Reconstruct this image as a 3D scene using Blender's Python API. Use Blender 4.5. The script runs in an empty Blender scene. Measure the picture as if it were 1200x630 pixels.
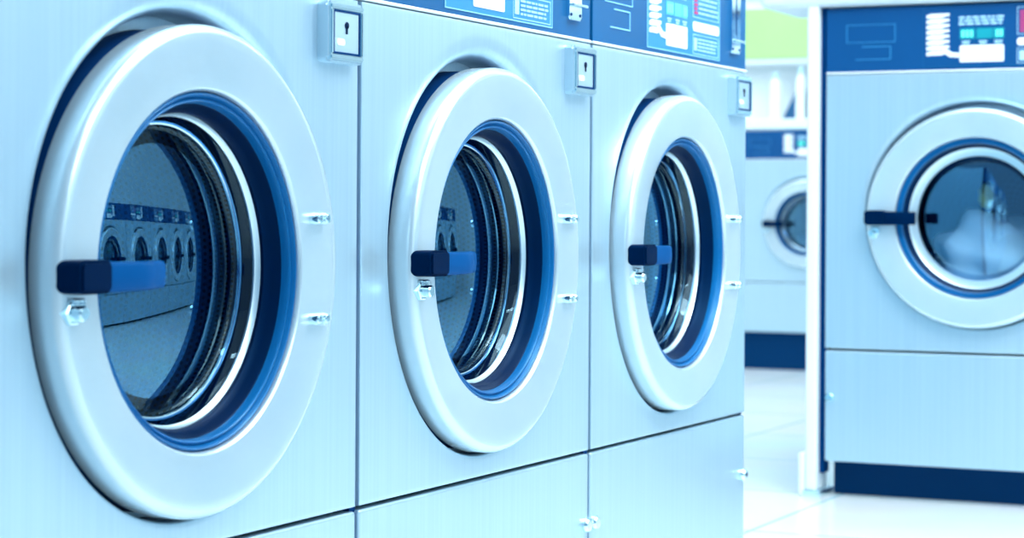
import bpy, bmesh, math, random
from mathutils import Vector, Matrix
random.seed(7)
C = bpy.context.scene.collection
PI = math.pi

# ------------------------------------------------------------------ materials
def lin(h):
    v = [int(h[i:i+2], 16)/255 for i in (0, 2, 4)]
    return tuple((c/12.92 if c <= .04045 else ((c+.055)/1.055)**2.4) for c in v) + (1,)

def mat(name, hexc, rough=.5, metal=0., emit=None, estr=1., coat=0., spec=.5, tint=None):
    m = bpy.data.materials.new(name); m.use_nodes = True
    b = m.node_tree.nodes['Principled BSDF']
    b.inputs['Base Color'].default_value = lin(hexc)
    b.inputs['Roughness'].default_value = rough
    b.inputs['Metallic'].default_value = metal
    b.inputs['Coat Weight'].default_value = coat
    b.inputs['Specular IOR Level'].default_value = spec
    if tint: b.inputs['Specular Tint'].default_value = tint+(1,)
    if emit:
        b.inputs['Emission Color'].default_value = lin(emit)
        b.inputs['Emission Strength'].default_value = estr
    return m

def noise_mat(name, c1, c2, scale=(1, 1, 1), nscale=5, rough=.4, metal=0., rvar=0., bump=0., lo=.35, hi=.65, detail=3):
    m = mat(name, c1, rough, metal); nt = m.node_tree; N = nt.nodes; L = nt.links
    b = N['Principled BSDF']
    tc = N.new('ShaderNodeTexCoord'); mp = N.new('ShaderNodeMapping'); mp.inputs['Scale'].default_value = scale
    nz = N.new('ShaderNodeTexNoise'); nz.inputs['Scale'].default_value = nscale; nz.inputs['Detail'].default_value = detail
    cr = N.new('ShaderNodeValToRGB'); cr.color_ramp.elements[0].position = lo; cr.color_ramp.elements[1].position = hi
    cr.color_ramp.elements[0].color = lin(c1); cr.color_ramp.elements[1].color = lin(c2)
    L.new(tc.outputs['Object'], mp.inputs['Vector']); L.new(mp.outputs[0], nz.inputs['Vector'])
    L.new(nz.outputs['Fac'], cr.inputs['Fac']); L.new(cr.outputs[0], b.inputs['Base Color'])
    if rvar:
        mr = N.new('ShaderNodeMapRange'); mr.inputs['To Min'].default_value = rough-rvar; mr.inputs['To Max'].default_value = rough+rvar
        L.new(nz.outputs['Fac'], mr.inputs['Value']); L.new(mr.outputs[0], b.inputs['Roughness'])
    if bump:
        bp = N.new('ShaderNodeBump'); bp.inputs['Strength'].default_value = bump; bp.inputs['Distance'].default_value = .001
        L.new(nz.outputs['Fac'], bp.inputs['Height']); L.new(bp.outputs[0], b.inputs['Normal'])
    return m

M = {}
M['steel'] = noise_mat('brushed_steel', 'B6D3E3', 'BCD8E6', (1, 60, .7), 3.0, .34, .65, .04)
M['door_steel'] = noise_mat('door_steel', 'CCE0E9', 'D2E4EC', (2, 2, 2), 4, .24, .6, .03)
M['side'] = mat('cabinet_side', 'A0CCE2', .4, .4)
M['chrome'] = mat('chrome', 'D8F2FA', .1, 1.)
M['satin'] = mat('satin_chrome', 'D4ECF6', .3, .8)
M['rubber'] = mat('blue_black_rubber', '0864A2', .3, 0, tint=(.3, .75, 1))
M['dark'] = mat('black_rubber', '011C40', .35, 0, spec=.12, tint=(.1, .5, 1))
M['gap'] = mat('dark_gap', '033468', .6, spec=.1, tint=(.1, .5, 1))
M['handle'] = mat('handle_black', '001A3C', .5, 0, spec=.03, tint=(.15, .55, 1))
M['lever'] = mat('handle_lever', '004A86', .4, 0, spec=.04, tint=(.3, .75, 1))
M['panel'] = noise_mat('panel_navy', '005489', '025F96', (1, 1, 1), 2, .4)
M['panel'].node_tree.nodes['Principled BSDF'].inputs['Specular IOR Level'].default_value = .3
M['panel_shaded'] = mat('panel_navy_shaded', '004880', .4, spec=.25)  # same panel navy, darkened for machines that catch less light
M['panel_inner'] = mat('panel_overlay', '2884BC', .4)
M['outline'] = mat('print_outline', '8CCBF0', .5)
M['white'] = mat('print_white', 'EEF9FD', .5)
M['text'] = mat('print_pale', 'A9DAF3', .5)
M['red'] = mat('print_red', 'C83C78', .5)
M['teal'] = mat('display_teal', '0A8C9C', .3, emit='1AA0A8', estr=.12)
M['lcd'] = mat('display_digits', '62F0D0', .3, emit='62F0D0', estr=.7)
M['cyan'] = mat('display_cyan', '4FB0DC', .3, emit='4FB0DC', estr=.12)
M['plinth'] = mat('plinth_navy', '02305C', .5, spec=.2, tint=(.2, .6, 1))
M['wall'] = noise_mat('wall_paint', 'E4EEF3', 'EAF2F6', (1, 1, 1), 1.5, .7)
M['ceiling'] = mat('ceiling_paint', 'F0F5F8', .8)
M['frame'] = mat('pale_frame', 'E4EFF4', .4)
M['green'] = noise_mat('green_board', 'AAE88A', 'B2EE92', (1, 1, 1), 1, .55)
M['bottle'] = mat('white_plastic', 'F2FCFE', .4)
M['cap'] = mat('bottle_cap', 'BEE2F0', .4)
M['bag'] = mat('dark_bag', '0A5A8C', .6)
M['cloth'] = noise_mat('white_cloth', 'D4EEF8', 'EAF8FC', (1, 1, 1), 6, .8)
M['yellow'] = mat('yellow_cloth', 'D8D878', .8)
M['lamp'] = mat('tube_light', 'FFFFFF', .5, emit='EAF8FF', estr=12)

def glass_mat(name, f0, f1, tc=(.62, .80, .95, 1), gc=(.55, .85, 1, 1)):
    m = bpy.data.materials.new(name); m.use_nodes = True
    N = m.node_tree.nodes; L = m.node_tree.links; N.clear()
    out = N.new('ShaderNodeOutputMaterial'); mx = N.new('ShaderNodeMixShader')
    tr = N.new('ShaderNodeBsdfTransparent'); tr.inputs['Color'].default_value = tc
    gl = N.new('ShaderNodeBsdfGlossy'); gl.inputs['Roughness'].default_value = .015; gl.inputs['Color'].default_value = gc
    lw = N.new('ShaderNodeLayerWeight'); lw.inputs['Blend'].default_value = .5
    pw = N.new('ShaderNodeMath'); pw.operation = 'POWER'; pw.inputs[1].default_value = 4; L.new(lw.outputs['Facing'], pw.inputs[0])
    fr = N.new('ShaderNodeMapRange'); fr.inputs['To Min'].default_value = f0; fr.inputs['To Max'].default_value = f1; L.new(pw.outputs[0], fr.inputs[0])
    L.new(fr.outputs[0], mx.inputs[0]); L.new(tr.outputs[0], mx.inputs[1]); L.new(gl.outputs[0], mx.inputs[2]); L.new(mx.outputs[0], out.inputs[0])
    return m
M['glass'] = glass_mat('door_glass', .27, .9, (.68, .86, 1, 1), (.27, .66, 1, 1))
M['glass_wall'] = glass_mat('bowl_side_glass', .05, .20, (.30, .55, .82, 1), (.55, .85, 1, 1))

def drum_mat():
    m = mat('perforated_drum', '3A86B8', .35, .6); nt = m.node_tree; N = nt.nodes; L = nt.links
    b = N['Principled BSDF']
    tc = N.new('ShaderNodeTexCoord'); sp = N.new('ShaderNodeSeparateXYZ'); L.new(tc.outputs['UV'], sp.inputs[0])
    def math_(op, a, b_=None, v=None):
        n = N.new('ShaderNodeMath'); n.operation = op
        L.new(a, n.inputs[0])
        if b_ is not None: L.new(b_, n.inputs[1])
        if v is not None: n.inputs[1].default_value = v
        return n.outputs[0]
    s = 125.
    u = math_('MULTIPLY', sp.outputs['X'], v=s); w = math_('MULTIPLY', sp.outputs['Y'], v=s)
    row = math_('FLOOR', w); off = math_('MULTIPLY', row, v=.5); u2 = math_('ADD', u, off)
    fu = math_('SUBTRACT', math_('FRACT', u2), v=.5); fw = math_('SUBTRACT', math_('FRACT', w), v=.5)
    d = math_('ADD', math_('MULTIPLY', fu, fu), math_('MULTIPLY', fw, fw))
    lt = math_('LESS_THAN', d, v=.085)
    mx = N.new('ShaderNodeMix'); mx.data_type = 'RGBA'
    L.new(lt, mx.inputs[0]); mx.inputs[6].default_value = lin('14588F'); mx.inputs[7].default_value = lin('021B3C')
    L.new(mx.outputs[2], b.inputs['Base Color'])
    return m
M['drum'] = drum_mat()

def floor_mat():
    m = mat('floor_tiles', 'D2EDF5', .22, 0); nt = m.node_tree; N = nt.nodes; L = nt.links
    b = N['Principled BSDF']
    tc = N.new('ShaderNodeTexCoord'); mp = N.new('ShaderNodeMapping'); mp.inputs['Location'].default_value = (.12, .02, 0)
    br = N.new('ShaderNodeTexBrick'); br.offset = 0; br.squash = 1
    br.inputs['Scale'].default_value = 1; br.inputs['Brick Width'].default_value = .6; br.inputs['Row Height'].default_value = .6
    br.inputs['Mortar Size'].default_value = .004; br.inputs['Color1'].default_value = lin('F0F5F7'); br.inputs['Color2'].default_value = lin('E8F1F5')
    br.inputs['Mortar'].default_value = lin('9CCBDD')
    nz = N.new('ShaderNodeTexNoise'); nz.inputs['Scale'].default_value = 2.2; nz.inputs['Detail'].default_value = 6
    mx = N.new('ShaderNodeMix'); mx.data_type = 'RGBA'; mx.blend_type = 'MULTIPLY'; mx.inputs[0].default_value = .25
    L.new(tc.outputs['Object'], mp.inputs[0]); L.new(mp.outputs[0], br.inputs['Vector']); L.new(tc.outputs['Object'], nz.inputs['Vector'])
    L.new(br.outputs['Color'], mx.inputs[6]); L.new(nz.outputs['Color'], mx.inputs[7]); L.new(mx.outputs[2], b.inputs['Base Color'])
    return m
M['floor'] = floor_mat()

# ------------------------------------------------------------------ mesh helpers
def obj(name, bm, m, parent=None, smooth=True, angle=35):
    me = bpy.data.meshes.new(name)
    bmesh.ops.recalc_face_normals(bm, faces=bm.faces[:]) if not getattr(bm, 'tag_keep', False) else None
    bm.to_mesh(me); bm.free()
    for p in me.polygons: p.use_smooth = smooth
    if smooth: me.set_sharp_from_angle(angle=math.radians(angle))
    me.materials.append(m)
    o = bpy.data.objects.new(name, me); C.objects.link(o)
    if parent: o.parent = parent
    if smooth:
        wn = o.modifiers.new('wn', 'WEIGHTED_NORMAL'); wn.keep_sharp = True; wn.weight = 100
    return o

def add_box(bm, a, b, bev=0., seg=2):
    r = bmesh.ops.create_cube(bm, size=1)
    vs = r['verts']
    for v in vs:
        v.co = Vector([(a[i]+b[i])/2 + v.co[i]*(b[i]-a[i]) for i in range(3)])
    if bev:
        es = set(e for v in vs for e in v.link_edges)
        bmesh.ops.bevel(bm, geom=list(es), offset=bev, segments=seg, affect='EDGES', profile=.5)

def box(a, b, bev=0., seg=2):
    bm = bmesh.new(); add_box(bm, a, b, bev, seg); return bm

def add_lathe(bm, prof, cy, cz, n=96, cap_end=False, uv=False):
    """profile of (x, r) turned about the X axis through (cy, cz)"""
    rings = []
    for x, r in prof:
        if r < 1e-6: rings.append([bm.verts.new((x, cy, cz))])
        else: rings.append([bm.verts.new((x, cy+r*math.cos(2*PI*k/n), cz+r*math.sin(2*PI*k/n))) for k in range(n)])
    uvl = bm.loops.layers.uv.verify() if uv else None
    acc = 0
    for i in range(len(rings)-1):
        A, B = rings[i], rings[i+1]
        seg = math.hypot(prof[i+1][0]-prof[i][0], prof[i+1][1]-prof[i][1])
        for k in range(n):
            j = (k+1) % n
            if len(A) == 1 and len(B) == 1: continue
            if len(B) == 1: f = bm.faces.new((A[k], A[j], B[0])); uvs = [(k, 0), (k+1, 0), (k+.5, 1)]
            elif len(A) == 1: f = bm.faces.new((A[0], B[j], B[k])); uvs = [(k+.5, 0), (k+1, 1), (k, 1)]
            else: f = bm.faces.new((A[k], A[j], B[j], B[k])); uvs = [(k, 0), (k+1, 0), (k+1, 1), (k, 1)]
            if uvl:
                for lp, (a, b) in zip(f.loops, uvs): lp[uvl].uv = (a/n*1.7, acc+b*seg)
        acc += seg
    if cap_end and len(rings[-1]) > 1: bm.faces.new(rings[-1])

def lathe(prof, cy, cz, n=96, **k):
    bm = bmesh.new(); add_lathe(bm, prof, cy, cz, n, **k); return bm

def arc(cx, cr, rad, a0, a1, n=6):
    return [(cx+rad*math.cos(math.radians(a0+(a1-a0)*i/n)), cr+rad*math.sin(math.radians(a0+(a1-a0)*i/n))) for i in range(n+1)]

def panel_with_hole(y0, z0, y1, z1, cy, cz, prof, n=128, edge=.0022, back=.02):
    """sheet front in the plane x=0 with rolled outer edges and a pressed round opening"""
    bm = bmesh.new()
    ang = [2*PI*k/n for k in range(n)]
    for yy in (y0, y1):
        for zz in (z0, z1): ang.append(math.atan2(zz-cz, yy-cy) % (2*PI))
    ang = sorted(set(round(a, 6) for a in ang))
    def rect(a, ins):
        c, s = math.cos(a), math.sin(a)
        t = 1e9
        if c > 1e-9: t = min(t, (y1-cy)/c)
        if c < -1e-9: t = min(t, (y0-cy)/c)
        if s > 1e-9: t = min(t, (z1-cz)/s)
        if s < -1e-9: t = min(t, (z0-cz)/s)
        y, z = cy+t*c, cz+t*s
        return min(max(y, y0+ins), y1-ins), min(max(z, z0+ins), z1-ins)
    loops = []
    for x, ins in ((-back, 0), (-edge, 0), (-edge*.3, edge*.3), (0, edge), (0, edge+.003)):
        loops.append([bm.verts.new((x,)+rect(a, ins)) for a in ang])
    for x, r, e in prof:   # the pressing is softer towards the top
        loops.append([bm.verts.new((x, cy+(r+e*max(0, math.sin(a)+.25)**1.5)*math.cos(a), cz+(r+e*max(0, math.sin(a)+.25)**1.5)*math.sin(a))) for a in ang])
    m = len(ang)
    for A, B in zip(loops, loops[1:]):
        for k in range(m):
            j = (k+1) % m
            bm.faces.new((A[k], A[j], B[j], B[k]))
    return bm

def prism(poly, x0, x1, bev=0.):
    """closed polygon in (y, z) pushed along X"""
    bm = bmesh.new()
    a = [bm.verts.new((x0, y, z)) for y, z in poly]; b = [bm.verts.new((x1, y, z)) for y, z in poly]
    bm.faces.new(a[::-1]); top = bm.faces.new(b)
    n = len(poly)
    for k in range(n): bm.faces.new((a[k], a[(k+1) % n], b[(k+1) % n], b[k]))
    if bev: bmesh.ops.bevel(bm, geom=list(top.edges), offset=bev, segments=2, affect='EDGES')
    return bm

def rrect(y0, z0, y1, z1, r, n=5):
    p = []
    for cy, cz, a in ((y1-r, z1-r, 0), (y0+r, z1-r, 90), (y0+r, z0+r, 180), (y1-r, z0+r, 270)):
        for i in range(n+1):
            t = math.radians(a+90*i/n); p.append((cy+r*math.cos(t), cz+r*math.sin(t)))
    return p

def frame_bm(bm, y0, z0, y1, z1, w, x0, x1):
    add_box(bm, (x0, y0, z0), (x1, y1, z0+w)); add_box(bm, (x0, y0, z1-w), (x1, y1, z1))
    add_box(bm, (x0, y0, z0+w), (x1, y0+w, z1-w)); add_box(bm, (x0, y1-w, z0+w), (x1, y1, z1-w))

def tag(o, label, cat, group=None, kind=None):
    o['label'] = label; o['category'] = cat
    if group: o['group'] = group
    if kind: o['kind'] = kind
    return o
def struct(o): o['kind'] = 'structure'; return o
def empty(name, loc=(0, 0, 0), rz=0):
    e = bpy.data.objects.new(name, None); C.objects.link(e); e.location = loc; e.rotation_euler = (0, 0, rz); e.empty_display_size = .1
    return e
def copy_tree(o, parent=None):
    c = o.copy(); C.objects.link(c)
    if parent: c.parent = parent
    for ch in list(o.children): copy_tree(ch, c)
    return c

# ------------------------------------------------------------------ washing machine
# local frame: front face in x=0 looking to +X, y from 0 (left) to W, z up from the floor
W = .70; G = .0045
ZS = .267       # seam between door panel and lower panel
ZP = .877       # lower edge of the control panel
ZT = 1.020      # top of the control panel
CYD, CZD = .340, .559

def make_machine(name='washing_machine', ds=1.0, coin=True, cw=.1615):
    root = empty(name)
    cy, cz = CYD if ds > .9 else W/2, CZD
    # cabinet shell, open towards the front
    bm = bmesh.new()
    x0, x1, ya, yb, za, zb = -.74, -.012, G+.002, W-G-.002, .022, ZT+.001
    v = [bm.verts.new(p) for p in ((x0, ya, za), (x0, yb, za), (x0, yb, zb), (x0, ya, zb), (x1, ya, za), (x1, yb, za), (x1, yb, zb), (x1, ya, zb))]
    for f in ((0, 1, 2, 3), (0, 4, 5, 1), (1, 5, 6, 2), (2, 6, 7, 3), (3, 7, 4, 0)): bm.faces.new([v[i] for i in f])
    obj('cabinet_shell', bm, M['side'], root, smooth=False)
    # door panel
    s = ds
    prof = [(0, .2725*s, .019), (0, .2685*s, .018), (-.0008, .2665*s, .012), (-.003, .2650*s, .0075), (-.007, .2640*s, .004), (-.013, .2635*s, .002), (-.02, .263*s, 0), (-.05, .263*s, 0), (-.052, .20*s, 0)]
    obj('front_panel', panel_with_hole(G, ZS+.003, W-G, ZP-.003, cy, cz+.004, prof), M['steel'], root, angle=40)
    # lower panel, control panel
    for ya_, yb_ in ((0, G+.003), (W-G-.003, W)): obj('gap_shade', box((-.03, ya_, .03), (-.0075, yb_, ZT)), M['gap'], root, smooth=False)  # dark strips added behind the gaps between machines to give their shade
    lp = obj('lower_panel', box((-.02, G, .02), (0, W-G, ZS-.002), .004, 3), M['steel'], root)
    for yy in (.016, W-.016):
        obj('stud', lathe([(0, .011), (.004, .011), (.008, .0085), (.009, 0)], yy if yy < .1 else yy, .16, 20), M['chrome'], lp)
    cp = obj('control_panel', box((-.02, G, ZP+.002), (-.001, W-G, ZT), .002, 2), M['panel'] if coin else M['panel_shaded'], root)
    obj('trim_strip', box((-.01, G, ZP-.0015), (.0012, W-G, ZP+.0025), .001, 1), M['frame'], cp)
    b = bmesh.new(); add_box(b, (-.004, .222, ZP+.010), (-.0002, .556, ZT-.004)); obj('overlay', b, M['panel_inner'] if coin else M['panel_shaded'], cp, smooth=False)
    b = bmesh.new(); frame_bm(b, .221, ZP+.009, .557, ZT-.003, .0016, -.004, .0001); obj('overlay_outline', b, M['outline'] if coin else M['panel'], cp, smooth=False)
    # moulded hand recess with two outlines
    b = bmesh.new(); frame_bm(b, .050, ZP+.066, .160, ZP+.106, .0016, -.004, .0002); obj('recess_outline', b, M['outline'] if coin else M['panel_inner'], cp, smooth=False)
    b = bmesh.new()
    add_box(b, (-.004, .070, ZP+.028), (.0003, .150, ZP+.030)); add_box(b, (-.004, .148, ZP+.028), (.0003, .150, ZP+.058)); add_box(b, (-.004, .085, ZP+.056), (.0003, .150, ZP+.058))
    obj('tray_outline', b, M['outline'] if coin else M['panel_inner'], cp, smooth=False)
    # list of programmes: stack of white flags and the branch to the white box
    b = bmesh.new()
    for k in range(8):
        z = ZP+.034+k*.0115
        sl = .003
        p = [(.229, z), (.262, z), (.272, z+.004), (.279, z+.004), (.279, z+.0095), (.240, z+.0095), (.229, z+.006)]
        q = prism(p, -.002, .0008)
        me = bpy.data.meshes.new('t'); q.to_mesh(me); q.free(); b.from_mesh(me); bpy.data.meshes.remove(me)
    p = prism([(.262, ZP+.042), (.280, ZP+.030), (.304, ZP+.028), (.304, ZP+.038), (.286, ZP+.039), (.270, ZP+.050)], -.002, .0009)
    me = bpy.data.meshes.new('t'); p.to_mesh(me); p.free(); b.from_mesh(me); bpy.data.meshes.remove(me)
    obj('programme_list', b, M['white'], cp, smooth=False)
    obj('white_field', prism(rrect(.302, ZP+.018, .397, ZP+.054, .003), -.002, .0009), M['white'], cp, smooth=False)
    b = bmesh.new()
    for y0, y1 in ((.302, .334), (.338, .372), (.374, .397)): add_box(b, (-.002, y0, ZP+.068), (.0008, y1, ZP+.090))
    obj('display', b, M['cyan'] if coin else M['teal'], cp, smooth=False)
    for i, (y0, y1) in enumerate(((.306, .312), (.315, .321), (.324, .330), (.380, .386), (.388, .394))): obj('digit', box((0, y0, ZP+.072), (.0012, y1, ZP+.086)), M['lcd'], cp, smooth=False)
    b = bmesh.new(); r = random.Random(3)
    for z in (ZP+.112, ZP+.105, ZP+.098):
        y = .298+.008*r.random()
        while y < .392:
            w = r.uniform(.006, .018); add_box(b, (0, y, z), (.0008, min(y+w, .402), z+.0042)); y += w+.003
    obj('instructions', b, M['text'], cp, smooth=False)
    for y0 in (.306, .343, .376):
        b = bmesh.new()
        add_box(b, (0, y0, ZP+.0605), (.0008, y0+.018, ZP+.0635)); add_box(b, (0, y0+.002, ZP+.0565), (.0008, y0+.016, ZP+.0590))
        obj('caption', b, M['text'], cp, smooth=False)
    b = bmesh.new()
    frame_bm(b, .425, ZP+.013, .549, ZP+.046, .0012, -.002, .0006)
    add_box(b, (0, .430, ZP+.019), (.0006, .444, ZP+.040))
    for z in (.037, .031, .025, .019):
        y = .449
        while y < .535:
            w = r.uniform(.005, .02); add_box(b, (0, y, ZP+z), (.0006, min(y+w, .544), ZP+z+.003)); y += w+.003
    obj('information_label', b, M['text'], cp, smooth=False)
    b = bmesh.new(); frame_bm(b, .425, ZP+.074, .549, ZP+.133, .0012, -.002, .0006)
    for z in (.121, .113, .105, .097, .089, .081):
        y = .452
        while y < .54:
            w = r.uniform(.005, .02); add_box(b, (0, y, ZP+z), (.0006, min(y+w, .544), ZP+z+.0035)); y += w+.003
    obj('warning_label', b, M['text'], cp, smooth=False)
    b = bmesh.new()
    for k in range(7): add_box(b, (0, .431, ZP+.080+k*.0068), (.0009, .444 if k % 2 else .447, ZP+.0842+k*.0068))
    obj('warning_marks', b, M['red'], cp, smooth=False)
    obj('price_field', prism(rrect(.425, ZP+.051, .550, ZP+.067, .006), -.002, .0008), M['white'], cp, smooth=False)
    # coin slot
    if coin:
        sl = obj('coin_slot_plate', prism(rrect(.606, ZP+.026, .650, ZP+.16 if False else ZT-.002, .006), -.002, .005, .0015), M['chrome'], root)
        obj('slot', box((.004, .6265, ZP+.060), (.0056, .6295, ZT-.010)), M['gap'], sl, smooth=False)
        b = bmesh.new(); add_box(b, (.003, .612, ZP+.046), (.010, .664, ZP+.051), .0015); obj('return_lever', b, M['chrome'], sl)
        for yy in (.612, .644): obj('screw', lathe([(.005, .0026), (.0062, .002), (.0062, 0)], yy, ZP+.034, 12), M['gap'], sl)
        # coin box
        c0, c1, d0, d1 = .600, .682, .795, .866
        cb = obj('coin_box', prism(rrect(c0, d0, c1, d1, .006), -.005, .014, .003), M['steel'], root)
        b = bmesh.new(); frame_bm(b, c0+.003, d0+.003, c1-.003, d1-.003, .006, .010, .0175)
        bmesh.ops.bevel(b, geom=b.edges[:], offset=.0015, segments=2, affect='EDGES'); obj('bezel', b, M['chrome'], cb)
        b = bmesh.new(); frame_bm(b, c0+.010, d0+.010, c1-.010, d1-.010, .0022, .010, .0162); obj('inner_edge', b, M['gap'], cb, smooth=False)
        obj('drawer_face', box((.010, c0+.012, d0+.012), (.0152, c1-.012, d1-.012), .001), M['satin'], cb)
        b = bmesh.new(); add_lathe(b, [(.015, .0042), (.0162, .0042), (.0162, 0)], c0+.041, d0+.044, 16)
        add_box(b, (.015, c0+.0395, d0+.034), (.0162, c0+.0425, d0+.044)); obj('keyhole', b, M['dark'], cb)
        obj('lock_label', prism(rrect(c0+.018, d0+.020, c0+.036, d0+.028, .0035), .014, .0162), M['white'], cb)
    # hinge plate behind the door on the right
    pts = []
    a0 = math.radians(62)
    for i in range(41):
        t = -a0+2*a0*i/40; ro = (.250+.050*max(0, math.cos(PI*t/(2*a0)))**.6)*s; pts.append((cy+ro*math.cos(t), cz+ro*math.sin(t)))
    for i in range(25): t = (a0-2*a0*i/24)*.97; pts.append((cy+.235*s*math.cos(t), cz+.235*s*math.sin(t)))
    obj('hinge_plate', prism(pts, -.004, .0025), M['door_steel'], root)
    # door
    dprof = [(-.008, .249*s), (-.008, .2545*s), (-.006, .256*s), (.0165, .256*s)] + arc(.018, .2445*s, .0115, 85, 5, 7) + [(.029, .236*s), (.026, .205*s), (.024, .191*s)] + \
            [(.0235, .190*s), (.021, .1875*s), (.016, .1870*s), (-.03, .1870*s)]
    dr = obj('door', lathe(dprof, cy, cz, 128), M['door_steel'], root, angle=50)
    obj('door_gap_shade', lathe([(-.006, .2535*s), (-.012, .2525*s), (-.05, .2525*s)], cy, cz, 128), M['gap'], dr, angle=50)  # navy ring put in as the shaded gap round the door base
    gprof = [(-.02, .1868*s), (.014, .1868*s)] + [(.0185, .1855*s), (.0195, .1838*s), (.0180, .1820*s), (.0140, .1812*s), (.0132, .1798*s), (.0155, .1785*s), (.0160, .1770*s),
             (.0145, .1755*s), (.009, .1745*s), (.004, .1742*s)]
    obj('gasket', lathe(gprof, cy, cz, 128), M['rubber'], dr, angle=60)
    obj('inner_seal', lathe([(.006, .1745*s), (.0045, .173*s), (-.004, .1705*s), (-.010, .1675*s), (-.0115, .165*s), (-.05, .172*s)], cy, cz, 128), M['dark'], dr, angle=60)
    obj('clamp_ring', lathe([(-.012, .167*s), (-.0145, .1668*s), (-.0195, .1640*s), (-.0215, cw*s), (-.0245, (cw+.001)*s), (-.0235, .166*s)], cy, cz, 128), M['satin'], dr, angle=60)
    gp = [(-.0242, min(.1608, cw)*s), (-.030, .1570*s), (-.036, .1550*s), (-.040, .1540*s), (-.0425, .1525*s), (-.0440, .1500*s), (-.0445, .1460*s)]
    for i in range(1, 13):
        r = .146*s*(1-i/12); gp.append((-.0445+.011*(1-(r/(.146*s))**2), r))
    obj('glass_bowl', lathe(gp[:8], cy, cz, 128), M['glass_wall'], dr, angle=80)
    obj('glass_window', lathe(gp[7:], cy, cz, 128), M['glass'], dr, angle=80)
    obj('rim_highlight', lathe([(-.0355, .1570*s), (-.0365, .1535*s), (-.0385, .1530*s), (-.0395, .1545*s)], cy, cz, 128), M['chrome'], dr, angle=60)  # highlight along the glass rim, shaped as a thin chrome ring
    # handle : latch block, lever, bolt below
    hx = .030
    h = obj('handle', prism(rrect(cy-.254*s, cz-.0160, cy-.205*s, cz+.0160, .007, 4), hx-.008, hx+.024, .003), M['handle'], dr)
    b = bmesh.new()
    n = 9; prev = None
    for i in range(n):
        t = i/(n-1); y = cy-.215*s+t*(.128 if s == 1 else .075)*s; xc = hx+.013-(.020*max(0, t-.6)/.4 if t > .6 else 0); hh = .0150-.001*t; th = .0085
        ring = []
        for k in range(12):
            a = 2*PI*k/12; ca, sa = math.cos(a), math.sin(a)
            ex = math.copysign(abs(ca)**.5, ca)*th; ez = math.copysign(abs(sa)**.5, sa)*hh
            ring.append(b.verts.new((xc+ex, y, cz+ez-.001)))
        if prev:
            for k in range(12): b.faces.new((prev[k], prev[(k+1) % 12], ring[(k+1) % 12], ring[k]))
        else: b.faces.new(ring)
        prev = ring
    b.faces.new(prev)
    obj('handle_lever', b, M['lever'] if coin else M['handle'], dr, angle=50)
    b = bmesh.new(); by, bz = cy-.238*s, cz-.034
    add_lathe(b, [(.026, .0125), (.033, .0125), (.034, .011), (.034, 0)], by, bz, 6)
    add_lathe(b, [(.034, .0075), (.044, .0075), (.046, .006), (.046, 0)], by, bz, 20)
    add_box(b, (.028, by-.004, bz-.002), (.036, by+.016, bz+.014), .003)
    obj('latch_bolt', b, M['chrome'], dr)
    # two pairs of hinge studs
    for z in (.055, -.058):
        for y in (.205, .222):
            obj('hinge_stud', lathe([(.024, .0062), (.036, .0062), (.039, .0045), (.0395, 0)], cy+y*s, cz+z*s, 16), M['chrome'], dr)
    # drum
    dp = [(-.05, .19*s), (-.10, .195*s), (-.105, .27*s), (-.30, .275*s), (-.50, .27*s), (-.52, .25*s), (-.525, 0)]
    obj('drum', lathe(dp, cy, cz, 96, uv=True), M['drum'], root, angle=50)
    return root

proto = make_machine()
tag(proto, 'steel front-loading washer cut off by the left edge, nearest and largest of the row', 'washing machine', 'steel washers in the near row')
m2 = copy_tree(proto); m2.location = (0, W, 0)
tag(m2, 'middle steel front-loading washer of the near row, between two black seams', 'washing machine', 'steel washers in the near row')
m3 = copy_tree(proto); m3.location = (0, 2*W, 0)
tag(m3, 'farthest steel front-loading washer of the near row, its coin box standing past the row end', 'washing machine', 'steel washers in the near row')
for m in (proto, m2, m3): m.location.y -= W

# opposite row, seen mirrored in the door glasses
op = make_machine(coin=False)
OX = 2.75
ops = [(op, -.9), (copy_tree(op), -.2), (copy_tree(op), .5), (copy_tree(op), 1.2), (copy_tree(op), 1.9), (copy_tree(op), 2.6), (copy_tree(op), 3.3), (copy_tree(op), 4.0), (copy_tree(op), 4.7)]
for i, (o, y) in enumerate(ops):
    o.rotation_euler.z = PI; o.location = (OX, y+W, 0)
    tag(o, 'steel washer of the opposite row, seen only as a reflection in the round door glass', 'washing machine', 'opposite washers mirrored in the door glass')

# machine facing the camera on the right
rm = make_machine(ds=.92, coin=False, cw=.146); rm.rotation_euler.z = -PI/2; rm.location = (-.150, 2.35, .058)
tag(rm, 'blurred steel washer at the right with navy control panel, standing on a dark recessed plinth', 'washing machine')
b = box((-.142, 2.41, 0), (.536, 3.05, .0775), .003)
tag(obj('plinth', b, M['plinth']), 'dark recessed plinth under the blurred washer at the right', 'plinth')
# small washer far behind
fm = make_machine(ds=.85, coin=False)
fs = .81
fm.scale = (fs, fs, fs); fm.rotation_euler.z = -PI/2; fm.location = (-1.345-.35*fs, 6.0, .0)
fm.location.z = .62+.226-.877*fs
tag(fm, 'small distant washer in the gap beyond the row end, under the green board', 'washing machine')
zb = fm.location.z+.02*fs
tag(obj('plinth', box((-2.6, 6.03, 0), (-.9, 6.6, zb-.001), .003), M['plinth']), 'long navy plinth below the small distant washer', 'plinth')

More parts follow.
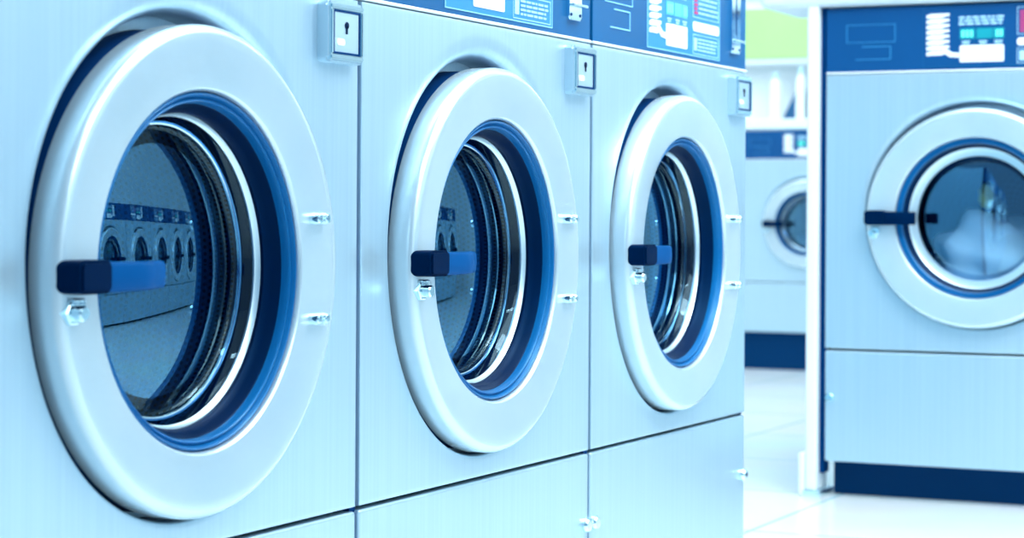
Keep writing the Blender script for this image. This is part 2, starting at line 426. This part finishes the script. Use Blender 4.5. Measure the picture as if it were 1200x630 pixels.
# laundry in the right machine
def blob(name, c, rad, m, seed, parent=None):
    bm = bmesh.new(); bmesh.ops.create_icosphere(bm, subdivisions=4, radius=1)
    rr = random.Random(seed); ph = [rr.uniform(0, 6.28) for _ in range(6)]
    for v in bm.verts:
        p = v.co.copy()
        d = 1+.10*math.sin(5*p.x+ph[0])*math.sin(4*p.y+ph[1])+.07*math.sin(9*p.z+ph[2]+3*p.x)+.04*math.sin(14*p.x+ph[3]+6*p.y)
        v.co = Vector((c[0]+p.x*rad[0]*d, c[1]+p.y*rad[1]*d, c[2]+p.z*rad[2]*d))
    return obj(name, bm, m, parent, angle=80)
rcx, rcz = -.150+CYD, CZD+.058
tag(blob('laundry', (rcx-.01, 2.56, rcz-.10), (.14, .09, .11), M['cloth'], 2), 'pile of white washing lying behind the glass of the blurred right washer', 'laundry')
tag(blob('laundry', (rcx+.13, 2.56, rcz+.055), (.055, .06, .05), M['cloth'], 5), 'round bundle of white washing above the pile in the right washer', 'laundry')
tag(blob('towel', (rcx-.02, 2.53, rcz+.05), (.016, .03, .03), M['yellow'], 8), 'small yellow cloth above the white washing in the right washer', 'towel')

# frame built round the right machine
sr = empty('machine_surround', (-.18, 2.35, 0))
tag(sr, 'pale steel post and rounded header framing the blurred right washer', 'frame')
def part(name, a, b, m, bev, parent, seg=3):
    o = obj(name, box(Vector(a)-parent.location, Vector(b)-parent.location, bev, seg), m, parent); return o
part('post', (-.186, 2.335, .012), (-.160, 2.42, 1.12), M['frame'], .006, sr)
part('post_gap_shade', (-.161, 2.36, .05), (-.150, 2.40, 1.10), M['gap'], .001, sr, 1)  # dark strip standing in for shade between post and washer
ft = part('foot', (-.200, 2.33, 0), (-.186, 2.40, .095), M['frame'], .004, sr)
part('header', (-.298, 2.325, 1.082), (1.25, 2.60, 1.30), M['frame'], .02, sr, 5)
part('foot_plate', (-.19, 2.33, 0), (-.15, 2.44, .013), M['chrome'], .002, sr)

# background bulkhead with green board, shelf opening and bottles
bd = empty('notice_board', (-2.05, 6.60, 1.40))
tag(bd, 'plain lime green board in a white border above the distant washer', 'board')
part('panel', (-2.55, 6.585, 1.295), (-1.52, 6.61, 1.515), M['green'], .004, bd)
part('border', (-2.60, 6.592, 1.275), (-1.495, 6.64, 1.535), M['frame'], .006, bd)
sh = empty('shelf', (-2.05, 6.5, 1.0))
tag(sh, 'white shelf ledge on top of the distant washer below the green board', 'shelf')
part('ledge', (-2.60, 6.42, .985), (-1.30, 6.72, 1.03), M['frame'], .006, sh)
struct(obj('trim_1', box((-2.60, 6.72, 1.03), (-1.30, 6.745, 1.275), .004), M['wall']))
struct(obj('trim_2', box((-1.500, 6.50, 1.032), (-1.48, 6.718, 1.275), .004), M['frame']))
def bottle(x, y, r, h, label):
    e = empty('bottle', (x, y, 1.03))
    e.location.z = 1.0302; tag(e, label, 'bottle', 'white bottles on the far shelf')
    def lz(prof):
        bm = bmesh.new(); n = 32; rings = []
        for rr, z in prof: rings.append([bm.verts.new((rr*math.cos(2*PI*k/n), rr*math.sin(2*PI*k/n), z)) for k in range(n)])
        for A, B in zip(rings, rings[1:]):
            for k in range(n): bm.faces.new((A[k], A[(k+1) % n], B[(k+1) % n], B[k]))
        bm.faces.new(rings[0]); bm.faces.new(rings[-1]); return bm
    obj('bottle_body', lz([(r*.9, 0), (r, .004), (r, h*.72), (r*.85, h*.8), (r*.45, h*.86), (r*.45, h*.88)]), M['bottle'], e)
    obj('bottle_cap', lz([(r*.5, h*.87), (r*.5, h*.99), (r*.42, h)]), M['cap'], e)
bottle(-1.665, 6.56, .026, .205, 'left white bottle on the far shelf, standing alone')
bottle(-1.552, 6.56, .022, .225, 'right white bottle on the far shelf, beside the dark bag')
b = bmesh.new()
add_box(b, (-.05, -.05, 0), (.05, .05, .14), .012, 3)
for v in b.verts:
    t = max(0, v.co.z/.14); v.co.x = v.co.x*(1-.7*t)+.028*t; v.co.y *= 1-.5*t
bg = obj('bag', b, M['bag']); bg.location = (-1.60, 6.64, 1.0305)
tag(bg, 'dark blue slumped bag between the white bottles on the far shelf', 'bag')

# ------------------------------------------------------------------ room
def setting(name, a, b, m): return struct(obj(name, box(a, b), m, None, smooth=False))
setting('floor', (-4, -4, -.1), (4.2, 8, 0), M['floor'])
setting('ceiling', (-4, -4, 2.75), (4.2, 8, 2.85), M['ceiling'])
setting('wall_back', (-4, 7.2, 0), (4.2, 7.3, 2.75), M['wall'])
setting('wall_left', (-3.3, -4, 0), (-3.2, 7.2, 2.75), M['wall'])
setting('wall_right', (3.55, -4, 0), (3.65, 7.2, 2.75), M['wall'])

# ceiling tube lights
def tube_light(x, y):
    e = empty('ceiling_light', (x, y, 2.70))
    tag(e, 'white fluorescent ceiling fitting above the aisle, mirrored in the door glass', 'ceiling light', 'fluorescent ceiling lights')
    obj('housing', box((-.62, -.09, .0), (.62, .09, .05), .01), M['frame'], e)
    for s in (-.045, .045):
        bm = bmesh.new(); bmesh.ops.create_cone(bm, cap_ends=True, segments=16, radius1=.019, radius2=.019, depth=1.18)
        bmesh.ops.rotate(bm, verts=bm.verts, matrix=Matrix.Rotation(PI/2, 3, 'Y')); bmesh.ops.translate(bm, verts=bm.verts, vec=(0, s, -.02))
        obj('tube', bm, M['lamp'], e)
for x, y in ((1.3, -1.2), (1.3, .8), (1.3, 2.8), (-1.3, 5.2), (1.3, 5.0)):
    tube_light(x, y)

def area(name, loc, target, sx, sy, power, col):
    l = bpy.data.lights.new(name, 'AREA'); l.shape = 'RECTANGLE'; l.size = sx; l.size_y = sy; l.energy = power; l.color = col
    o = bpy.data.objects.new(name, l); C.objects.link(o); o.location = loc
    o.rotation_euler = (Vector(target)-Vector(loc)).to_track_quat('-Z', 'Y').to_euler()
    return o
area('aisle_lamp', (1.3, .1, 2.62), (1.2, .2, 0), 1.6, 5.5, 78, (.91, .98, 1))
area('right_key', (2.0, 1.9, 2.4), (.3, 2.6, .2), 1.2, 1.2, 22, (.86, .97, 1))  # unseen area light added as soft key from the right, no window there
area('front_fill', (1.2, .7, 2.45), (.3, 2.5, .5), 1.6, .8, 34, (.93, .98, 1))  # unseen fill light added to brighten the right washer's front
area('rear_lamp', (-1.5, 4.6, 2.62), (-1.5, 4.8, 0), 2.5, 2.5, 55, (.86, .97, 1))

w = bpy.data.worlds.new('world'); bpy.context.scene.world = w; w.use_nodes = True
w.node_tree.nodes['Background'].inputs[0].default_value = (.40, .70, 1, 1)
w.node_tree.nodes['Background'].inputs[1].default_value = .48

# ------------------------------------------------------------------ camera
f, roll, hy = 2510., .0055, 251.
th = math.atan(1193/f)
cd = bpy.data.cameras.new('camera'); cam = bpy.data.objects.new('camera', cd); C.objects.link(cam)
cam.location = (1.264, -2.234, .62)
R = Matrix.Rotation(th, 4, 'Z') @ Matrix.Rotation(PI/2, 4, 'X') @ Matrix.Rotation(roll, 4, 'Z')
cam.rotation_euler = R.to_euler()
cd.sensor_fit = 'HORIZONTAL'; cd.sensor_width = 36; cd.lens = f/1200*36
cd.shift_y = (hy-315)/1200; cd.clip_start = .05
cd.dof.use_dof = True; cd.dof.focus_distance = 2.75; cd.dof.aperture_fstop = 6.5
sc = bpy.context.scene; sc.camera = cam
vs = sc.view_settings; vs.view_transform = 'Standard'; vs.look = 'None'; vs.gamma = 1; vs.use_curve_mapping = False; vs.exposure = .30
